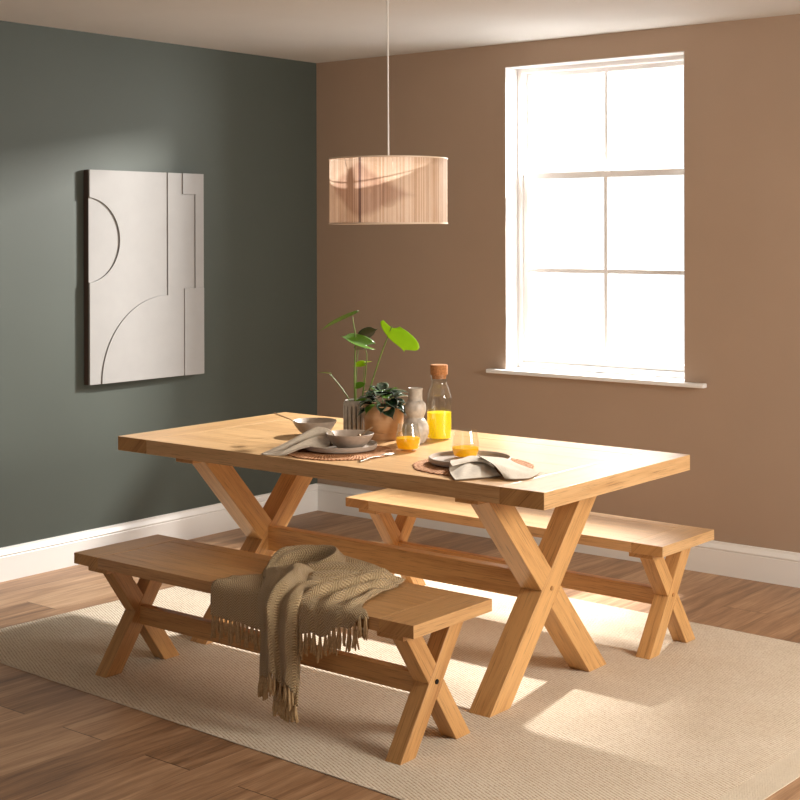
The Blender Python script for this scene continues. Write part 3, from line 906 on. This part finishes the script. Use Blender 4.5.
for i in range(44):
    ring = i / 44
    a = i * 2.39996
    rad = .018 + .058 * sqrt(ring)
    z0 = .120 + .058 * (1 - ring) + r2.uniform(-.008, .012)
    base = Vector((cos(a) * rad * .75, sin(a) * rad * .75, z0))
    tilt = lerp(.7, -.35, ring) + r2.uniform(-.25, .25)
    L = r2.uniform(.050, .068)
    d = Vector((cos(a), sin(a), tilt)).normalized() * L
    nrm = Vector((-cos(a) * .6, -sin(a) * .6, 1)) + Vector((r2.uniform(-.3, .3), r2.uniform(-.3, .3), 0))
    leaf_part(bush, M_var if i % 9 else M_green2, base, base + d, nrm, L * .80, cup=.22, droop=.34, lobes=.1, n=8, m=4)
for i in range(9):
    a = i * 2.4; bm = newbm()
    tube(bm, [(cos(a) * .01, sin(a) * .01, .114), (cos(a) * .03, sin(a) * .03, .14), (cos(a) * .045, sin(a) * .045, .152)], [.0022, .0018, .0012], 6)
    obj('stem', bm, M_green2, bush, 180)

# ------------------------------------------------------------------ napkins
def crumple(x, y, s=1.0): return noise.fractal(Vector((x * 9 * s, y * 9 * s, 3.3)), 1.0, 2.0, 3)

def napkin_left():
    """tent-shaped fold: from the table edge up to the rim of the bowl"""
    def sp(p): return [Vector(q) for q in smooth_prof(p, 9)]
    ridge = sp([(1.850, -2.340, .7745), (1.893, -2.262, .808), (1.925, -2.190, .842), (1.945, -2.150, .858), (1.975, -2.128, .853), (1.992, -2.118, .838)])
    front = sp([(1.860, -2.3425, .7735), (1.930, -2.318, .7735), (1.962, -2.258, .792), (1.978, -2.226, .796), (2.000, -2.195, .789), (2.018, -2.176, .789)])
    back = sp([(1.842, -2.335, .7735), (1.838, -2.225, .7735), (1.850, -2.125, .7745), (1.880, -2.075, .7800), (1.925, -2.050, .7880), (1.960, -2.045, .789)])
    G = []; n = len(ridge)
    for i in range(n):
        t = i / (n - 1); row = []
        for j in range(-14, 17):
            if j <= 0:
                k = -j / 14; p = ridge[i].lerp(back[i], k)
                p.z = lerp(ridge[i].z, back[i].z, sin(k * pi / 2) ** 1.3) + .004 * sin(k * 9 + t * 5) * sin(k * pi) * sstep(0, .3, t)
            else:
                k = j / 16; p = ridge[i].lerp(front[i], k)
                sag = .30 * sin(pi * k) * (ridge[i].z - front[i].z)
                wave = .0085 * sin(k * 10.5 + t * 3.5) * sin(pi * min(1, k * 1.05)) * sstep(.02, .3, t)
                p.z = max(front[i].z, p.z - sag * .4 + wave)
                p += Vector((.55, -.84, 0)) * (wave * .9)
            row.append(p)
        G.append(row)
    bm = newbm(); sheet(bm, G, lambda a, b: (a * .006, b * .006))
    o = obj('napkin', bm, M_linen, None, 180); thicken(o, .0022, 1.0, 1)
    tag(o, 'crumpled beige linen napkin slung over plate edge beside the stacked bowl', 'napkin', 'linen napkins')
    return o
napkin_left()

def spline_grid(rows, sub=7):
    R_ = [smooth_prof(r, sub) for r in rows]
    cols = list(zip(*R_))
    return [[Vector(p) for p in smooth_prof(list(c), sub)] for c in cols]

def napkin_right():
    """folded napkin pinched in the middle: lower panel and a turned-over flap on the left, a fan on the right"""
    O = Vector((2.745, -2.225, TZ))
    root = thing('napkin', 'folded beige linen napkin lying across the right-hand plate rim', 'napkin', O, 0, 'linen napkins')
    lower = [[(2.575, -2.189, 0.800), (2.599, -2.160, 0.802), (2.634, -2.146, 0.802), (2.676, -2.147, 0.803), (2.709, -2.160, 0.803)],
 [(2.607, -2.239, 0.793), (2.644, -2.226, 0.795), (2.673, -2.200, 0.798), (2.710, -2.189, 0.797), (2.748, -2.187, 0.794)],
 [(2.641, -2.285, 0.783), (2.683, -2.284, 0.784), (2.700, -2.243, 0.790), (2.739, -2.231, 0.786), (2.779, -2.209, 0.784)],
 [(2.713, -2.352, 0.774), (2.728, -2.329, 0.774), (2.748, -2.298, 0.775), (2.767, -2.254, 0.775), (2.788, -2.206, 0.775)]]
    flap = [[(2.583, -2.202, 0.804), (2.597, -2.167, 0.806), (2.593, -2.106, 0.808), (2.631, -2.114, 0.812), (2.669, -2.121, 0.814)],
 [(2.612, -2.244, 0.804), (2.627, -2.209, 0.806), (2.645, -2.167, 0.809), (2.688, -2.170, 0.812), (2.768, -2.228, 0.811)],
 [(2.641, -2.271, 0.799), (2.644, -2.221, 0.801), (2.663, -2.186, 0.805), (2.710, -2.184, 0.806), (2.778, -2.225, 0.802)]]
    fan = [[(2.830, -2.245, 0.775), (2.801, -2.235, 0.796), (2.761, -2.217, 0.812), (2.656, -2.148, 0.820)],
 [(2.856, -2.243, 0.775), (2.818, -2.210, 0.793), (2.770, -2.174, 0.806), (2.673, -2.092, 0.810)],
 [(2.873, -2.211, 0.775), (2.826, -2.171, 0.787), (2.764, -2.114, 0.796), (2.679, -2.014, 0.796)],
 [(2.880, -2.171, 0.775), (2.842, -2.137, 0.781), (2.789, -2.093, 0.786), (2.725, -2.021, 0.786)],
 [(2.853, -2.074, 0.775), (2.849, -2.077, 0.777), (2.833, -2.072, 0.778), (2.821, -2.064, 0.779)]]
    for rows, nm, rip in ((lower, 'lower_fold', .0022), (flap, 'turned_flap', .0006), (fan, 'fanned_fold', .0018)):
        G = spline_grid(rows)
        ni, nj = len(G), len(G[0])
        for a in range(ni):
            for b in range(nj):
                G[a][b] = G[a][b] - O + Vector((.3, -.4, 1)) * (rip * sin(a * .62 + b * .21) * sin(pi * b / (nj - 1)))
        bm = newbm(); sheet(bm, G, lambda a, b: (a * .006, b * .006))
        hem(thicken(obj(nm, bm, [M_linen, M_hem], root, 180), .0028, 0.0, 1))
    return root
napkin_right()

# ------------------------------------------------------------------ throw on the bench
BZ = .4268
YFRONT = -2.759
YBACK = -2.372
def throw():
    root = thing('throw_blanket', 'khaki knitted throw with tassels draped over the front bench', 'blanket', (2.35, -2.56, BZ))
    O = Vector((2.35, -2.56, BZ))
    def hang(b, off, base_h):
        """b: distance along bench top from its back edge, running over the front edge and down; off: lift from the wood"""
        depth = YFRONT - YBACK                                      # negative
        top = -depth
        rc = .020 + off
        if b < top - .012:
            return Vector((0, YBACK - b, BZ + base_h + off))
        s = b - (top - .012)
        q = pi / 2 * (rc)
        if s < q:
            a = s / rc
            return Vector((0, YFRONT + .012 - (rc) * sin(a), BZ + base_h + off - rc * (1 - cos(a)) ))
        return Vector((0, YFRONT + .012 - rc, BZ + base_h + off - rc - (s - q)))
    bm = newbm()
    uvl = bm.loops.layers.uv.verify()
    tass = []
    # 1: left flap, lying flat and falling over the front edge
    def flap(x0, x1, b0f, hangf, offf, ni, nj, tassel_n, rows_len, xskew=None):
        G = []; D = []
        for i in range(ni + 1):
            s = i / ni; x = lerp(x0, x1, s)
            b0 = b0f(s); b1 = (YBACK - YFRONT) + hangf(s)
            row = []
            for j in range(nj + 1):
                t = j / nj; b = lerp(b0, b1, t)
                p = hang(b, offf(s, t, b), 0)
                p.x = x + (xskew(s, t) if xskew else 0)
                row.append(p - O)
            G.append(row); D.append((x, b0, b1))
        sheet(bm, G, lambda a, b: (D[a][0], lerp(D[a][1], D[a][2], b / nj)))
        for k in range(tassel_n):
            s = (k + .5) / tassel_n; fi = s * ni; i0 = min(int(fi), ni - 1)
            tass.append((G[i0][-1].lerp(G[i0 + 1][-1], fi - i0), rows_len(s)))
        return G
    def nz(x, y, f): return noise.fractal(Vector((x * f, y * f, 1.7)), 1.0, 2.0, 3)
    flap(2.048, 2.300, lambda s: interp([(0, .300), (.4, .24), (1, .16)], s), lambda s: .112 + .012 * s,
         lambda s, t, b: .003 + .004 * (1 + nz(s * 2, t * 2, 1.6)) + .003 * sin(s * 7 + t) ** 2, 26, 40, 13, lambda s: .062 + .012 * sin(s * 40))
    # 2: right flap with folds running from the tail at the back right to the front
    def roff(s, t, b):
        base = .004 + .004 * (1 + nz(s * 3, t * 2, 1.5))
        w = b / .387
        if w < 1.05:
            f = 0
            for (c0, c1, amp, wd) in ((-.05, .62, .044, .075), (.22, .80, .052, .062), (.48, .95, .040, .052), (.72, 1.02, .024, .045)):
                # ridge crossing: at back (w=0) sits at c1, at front at c0
                cc_ = lerp(c1, c0, w)
                f = max(f, amp * exp(-((s - cc_) / wd) ** 2) * (.45 + .55 * max(0, 1 - w) ** .5))
            base += f * (1 - sstep(.85, 1.05, w)) * (.2 + .8 * sstep(0, .16, w)) * lerp(1, .25 + .75 * sstep(0, .3, t), sstep(.5, .75, s))
        else:
            base += .004 * sin(s * 22)
        return base
    flap(2.37, 2.705, lambda s: interp([(0, .0), (.55, .0), (.75, .02), (1, .29)], s), lambda s: interp([(0, .105), (.4, .098), (.75, .055), (1, .012)], s),
         roff, 60, 56, 17, lambda s: .066 + .012 * sin(s * 31 + 1),
         xskew=lambda s, t: lerp(-.10, 0, sstep(0, 1, t)) * (s ** .8) - .02 * sin(pi * t))
    # 3: bunched run of cloth, folded lengthwise, falling almost to the rug
    def foldprof(s, t):
        e = sin(pi * s) ** .35
        return .020 * e + .020 * (sin(s * 2 * pi * 2.0 + .6 + .8 * t) * .5 + .5) * e + .012 * (sin(s * 2 * pi * 3.3 + 2.2 + 1.0 * t) * .5 + .5) * e
    G = []; ni, nj = 54, 90
    for i in range(ni + 1):
        s = i / ni; row = []
        for j in range(nj + 1):
            t = j / nj
            L = lerp(.285, .305, s)
            b = lerp(.005, (YBACK - YFRONT) + L, t)
            w = b / .387
            wdt = interp([(0, .24), (.35, .27), (.6, .255), (1.0, .180), (1.45, .150), (2, .142)], w)
            cx = interp([(0, 2.235), (.35, 2.235), (.6, 2.255), (.8, 2.31), (1.05, 2.352), (2, 2.350)], w)
            off = foldprof(s, w) * interp([(0, .5), (.4, .6), (.65, 1.0), (1.0, 1.0), (2, .85)], w)
            off += .010 * exp(-((w - .6) / .2) ** 2) * sin(pi * s)
            off += .006 * (1 + nz(s * 1.5, w * 2, 2.0)) * sin(pi * s) ** .4 + .002
            p = hang(b, off, 0)
            p.x = cx + (s - .5) * wdt + .006 * sin(w * 6 + s * 5)
            row.append(p - O)
        G.append(row)
    sheet(bm, G, lambda a, b: (a / ni * .42, b / nj * .70))
    for k in range(12):
        s = (k + .5) / 12; i0 = int(s * ni)
        tass.append((G[i0][-1] + Vector((0, .004, .0)), .062 + .012 * sin(k * 2.7)))
    # inner layer, hanging a little lower
    G = []
    for i in range(25):
        s = i / 24; row = []
        for j in range(41):
            t = j / 40; b = lerp(.25, (YBACK - YFRONT) + .333, t)
            p = hang(b, .006 + .006 * (sin(s * 9) * .5 + .5), 0); p.x = lerp(2.325, 2.428, s) + .004 * sin(t * 9)
            row.append(p - O)
        G.append(row)
    sheet(bm, G, lambda a, b: (a * .006 + .2, b * .012))
    for k in range(8):
        s = (k + .5) / 8; tass.append((G[int(s * 24)][-1], .050 + .010 * sin(k * 3.1)))
    # 4: thick looped roll along the back, over the bunch
    path = smooth_prof([(2.110, -2.600, .036), (2.098, -2.53, .062), (2.130, -2.455, .072), (2.195, -2.410, .078), (2.262, -2.412, .078), (2.298, -2.455, .070), (2.282, -2.505, .054), (2.232, -2.525, .036)], 10)
    G = []; n = len(path)
    for i, p in enumerate(path):
        t = i / (n - 1); q = Vector(path[min(i + 1, n - 1)]) - Vector(path[max(i - 1, 0)]); q.z = 0; q.normalize()
        sd = Vector((q.y, -q.x, 0))
        row = []
        hh = p[2] * (.15 + .85 * sstep(0, .22, t)); wd = interp([(0, .006), (.2, .032), (.6, .026), (1, .012)], t)
        for j in range(21):
            a = pi * j / 20
            rr = 1 + .10 * sin(a * 5 + t * 9)
            row.append(Vector((p[0], p[1], BZ + .002)) + sd * (-cos(a) * wd * rr) + Vector((0, 0, hh * sin(a) ** .75 * rr)) - O)
        G.append(row)
    sheet(bm, G, lambda a, b: (b * .007, a * .007))
    # 5: folds sweeping from the bunch to the tail at the back right
    for (pts, hs, ws) in (
        ([(2.20, -2.400), (2.30, -2.385), (2.40, -2.385), (2.475, -2.39)], (.062, .046, .036, .018), (.034, .040, .034, .016)),
        ([(2.22, -2.53), (2.30, -2.49), (2.40, -2.435), (2.50, -2.390)], (.044, .052, .046, .020), (.036, .034, .030, .014)),
        ([(2.30, -2.60), (2.38, -2.545), (2.46, -2.475), (2.515, -2.405)], (.036, .046, .036, .016), (.036, .034, .026, .012)),
        ([(2.40, -2.68), (2.46, -2.60), (2.52, -2.51), (2.535, -2.42)], (.018, .026, .026, .014), (.034, .036, .028, .012))):
        path = smooth_prof([(a, b, h, w) for (a, b), h, w in zip(pts, hs, ws)], 10); n = len(path); G = []
        for i, p in enumerate(path):
            t = i / (n - 1); q = Vector(path[min(i + 1, n - 1)][:2]).to_3d() - Vector(path[max(i - 1, 0)][:2]).to_3d(); q.normalize()
            sd = Vector((q.y, -q.x, 0)); row = []
            e = (sstep(0, .12, t) * .5 + .5) * (1 - .9 * sstep(.86, 1, t))
            for j in range(17):
                a = pi * j / 16
                row.append(Vector((p[0], p[1], BZ + .002)) + sd * (-cos(a) * p[3] * (1 - .8 * sstep(.9, 1, t))) + Vector((0, 0, p[2] * sin(a) ** .8 * e)) - O)
            G.append(row)
        sheet(bm, G, lambda a, b: (b * .007 + .1, a * .009))
    cloth = obj('knitted_cloth', bm, M_knit, root, 180)
    thicken(cloth, .004, 0.0)
    # tassels
    r3 = random.Random(5)
    for (p, L) in tass:
        bm = newbm()
        for k in range(5):
            dx, dy = r3.uniform(-.006, .006), r3.uniform(-.003, .003)
            ex, ey = dx * 1.6 + r3.uniform(-.006, .006), dy * 1.5 + r3.uniform(-.004, .004)
            LL = L * r3.uniform(.85, 1.05)
            tube(bm, [p + Vector((dx * .3, dy * .3, .003)), p + Vector((dx * .6, dy * .6, -.012)), p + Vector((dx, dy, -LL * .55)), p + Vector((ex, ey, -LL))],
                 [.0032, .0030, .0042, .0024], 6)
        obj('tassel', bm, M_tassel, root, 180)
    return root
throw()

# ------------------------------------------------------------------ light
w = bpy.data.worlds.new('daylight'); S.world = w; w.use_nodes = True
bg = w.node_tree.nodes['Background']; bg.inputs[0].default_value = (.97, .985, 1.0, 1); bg.inputs[1].default_value = 1.55

def area(name, loc, target, sx, sy, power, col=(1, 1, 1), spread=None):
    l = bpy.data.lights.new(name, 'AREA'); l.shape = 'RECTANGLE'; l.size = sx; l.size_y = sy
    l.energy = power; l.color = col
    if spread: l.spread = spread
    o = bpy.data.objects.new(name, l); COL.objects.link(o); o.location = loc
    o.rotation_euler = (Vector(target) - Vector(loc)).to_track_quat('-Z', 'Y').to_euler()
    return o
# unseen key lamp standing close outside the window
area('outside_lamp', (2.02, .70, 2.47), (1.8, -1.9, .5), .24, .07, 310, (1, .965, .91))
area('outside_lamp', (2.50, .80, 2.20), (.6, -1.5, 1.1), .36, .50, 62, (1, .995, .97))  # second lamp, added outside to brighten the green wall
# fill lamp added outside the made-up side window
area('side_fill_light', (XR + .30, -1.9, 1.85), (2.7, -2.4, .3), 1.5, 1.1, 160, (1, .925, .82))

# ------------------------------------------------------------------ camera
f_px, cy_px = 1433.64, 234.41
yaw, pitch, roll = .67739, -.0010953, -.00219037
fwd = Vector((-sin(yaw) * cos(pitch), cos(yaw) * cos(pitch), sin(pitch)))
right = Vector((cos(yaw), sin(yaw), 0)); up = right.cross(fwd)
r2_ = right * cos(roll) + up * sin(roll); u2_ = -right * sin(roll) + up * cos(roll)
cam = bpy.data.cameras.new('camera'); co = bpy.data.objects.new('camera', cam); COL.objects.link(co)
Mx = Matrix((r2_, u2_, -fwd)).transposed().to_4x4(); Mx.translation = Vector((5.41714, -5.98821, 1.55513))
co.matrix_world = Mx
cam.sensor_fit = 'HORIZONTAL'; cam.sensor_width = 36; cam.lens = 36 * f_px / 800
cam.shift_x = 0; cam.shift_y = -(400 - cy_px) / 800
cam.clip_start = .05
S.camera = co

S.view_settings.view_transform = 'Standard'; S.view_settings.look = 'None'
S.view_settings.gamma = 1; S.view_settings.exposure = 0.0; S.view_settings.use_curve_mapping = False
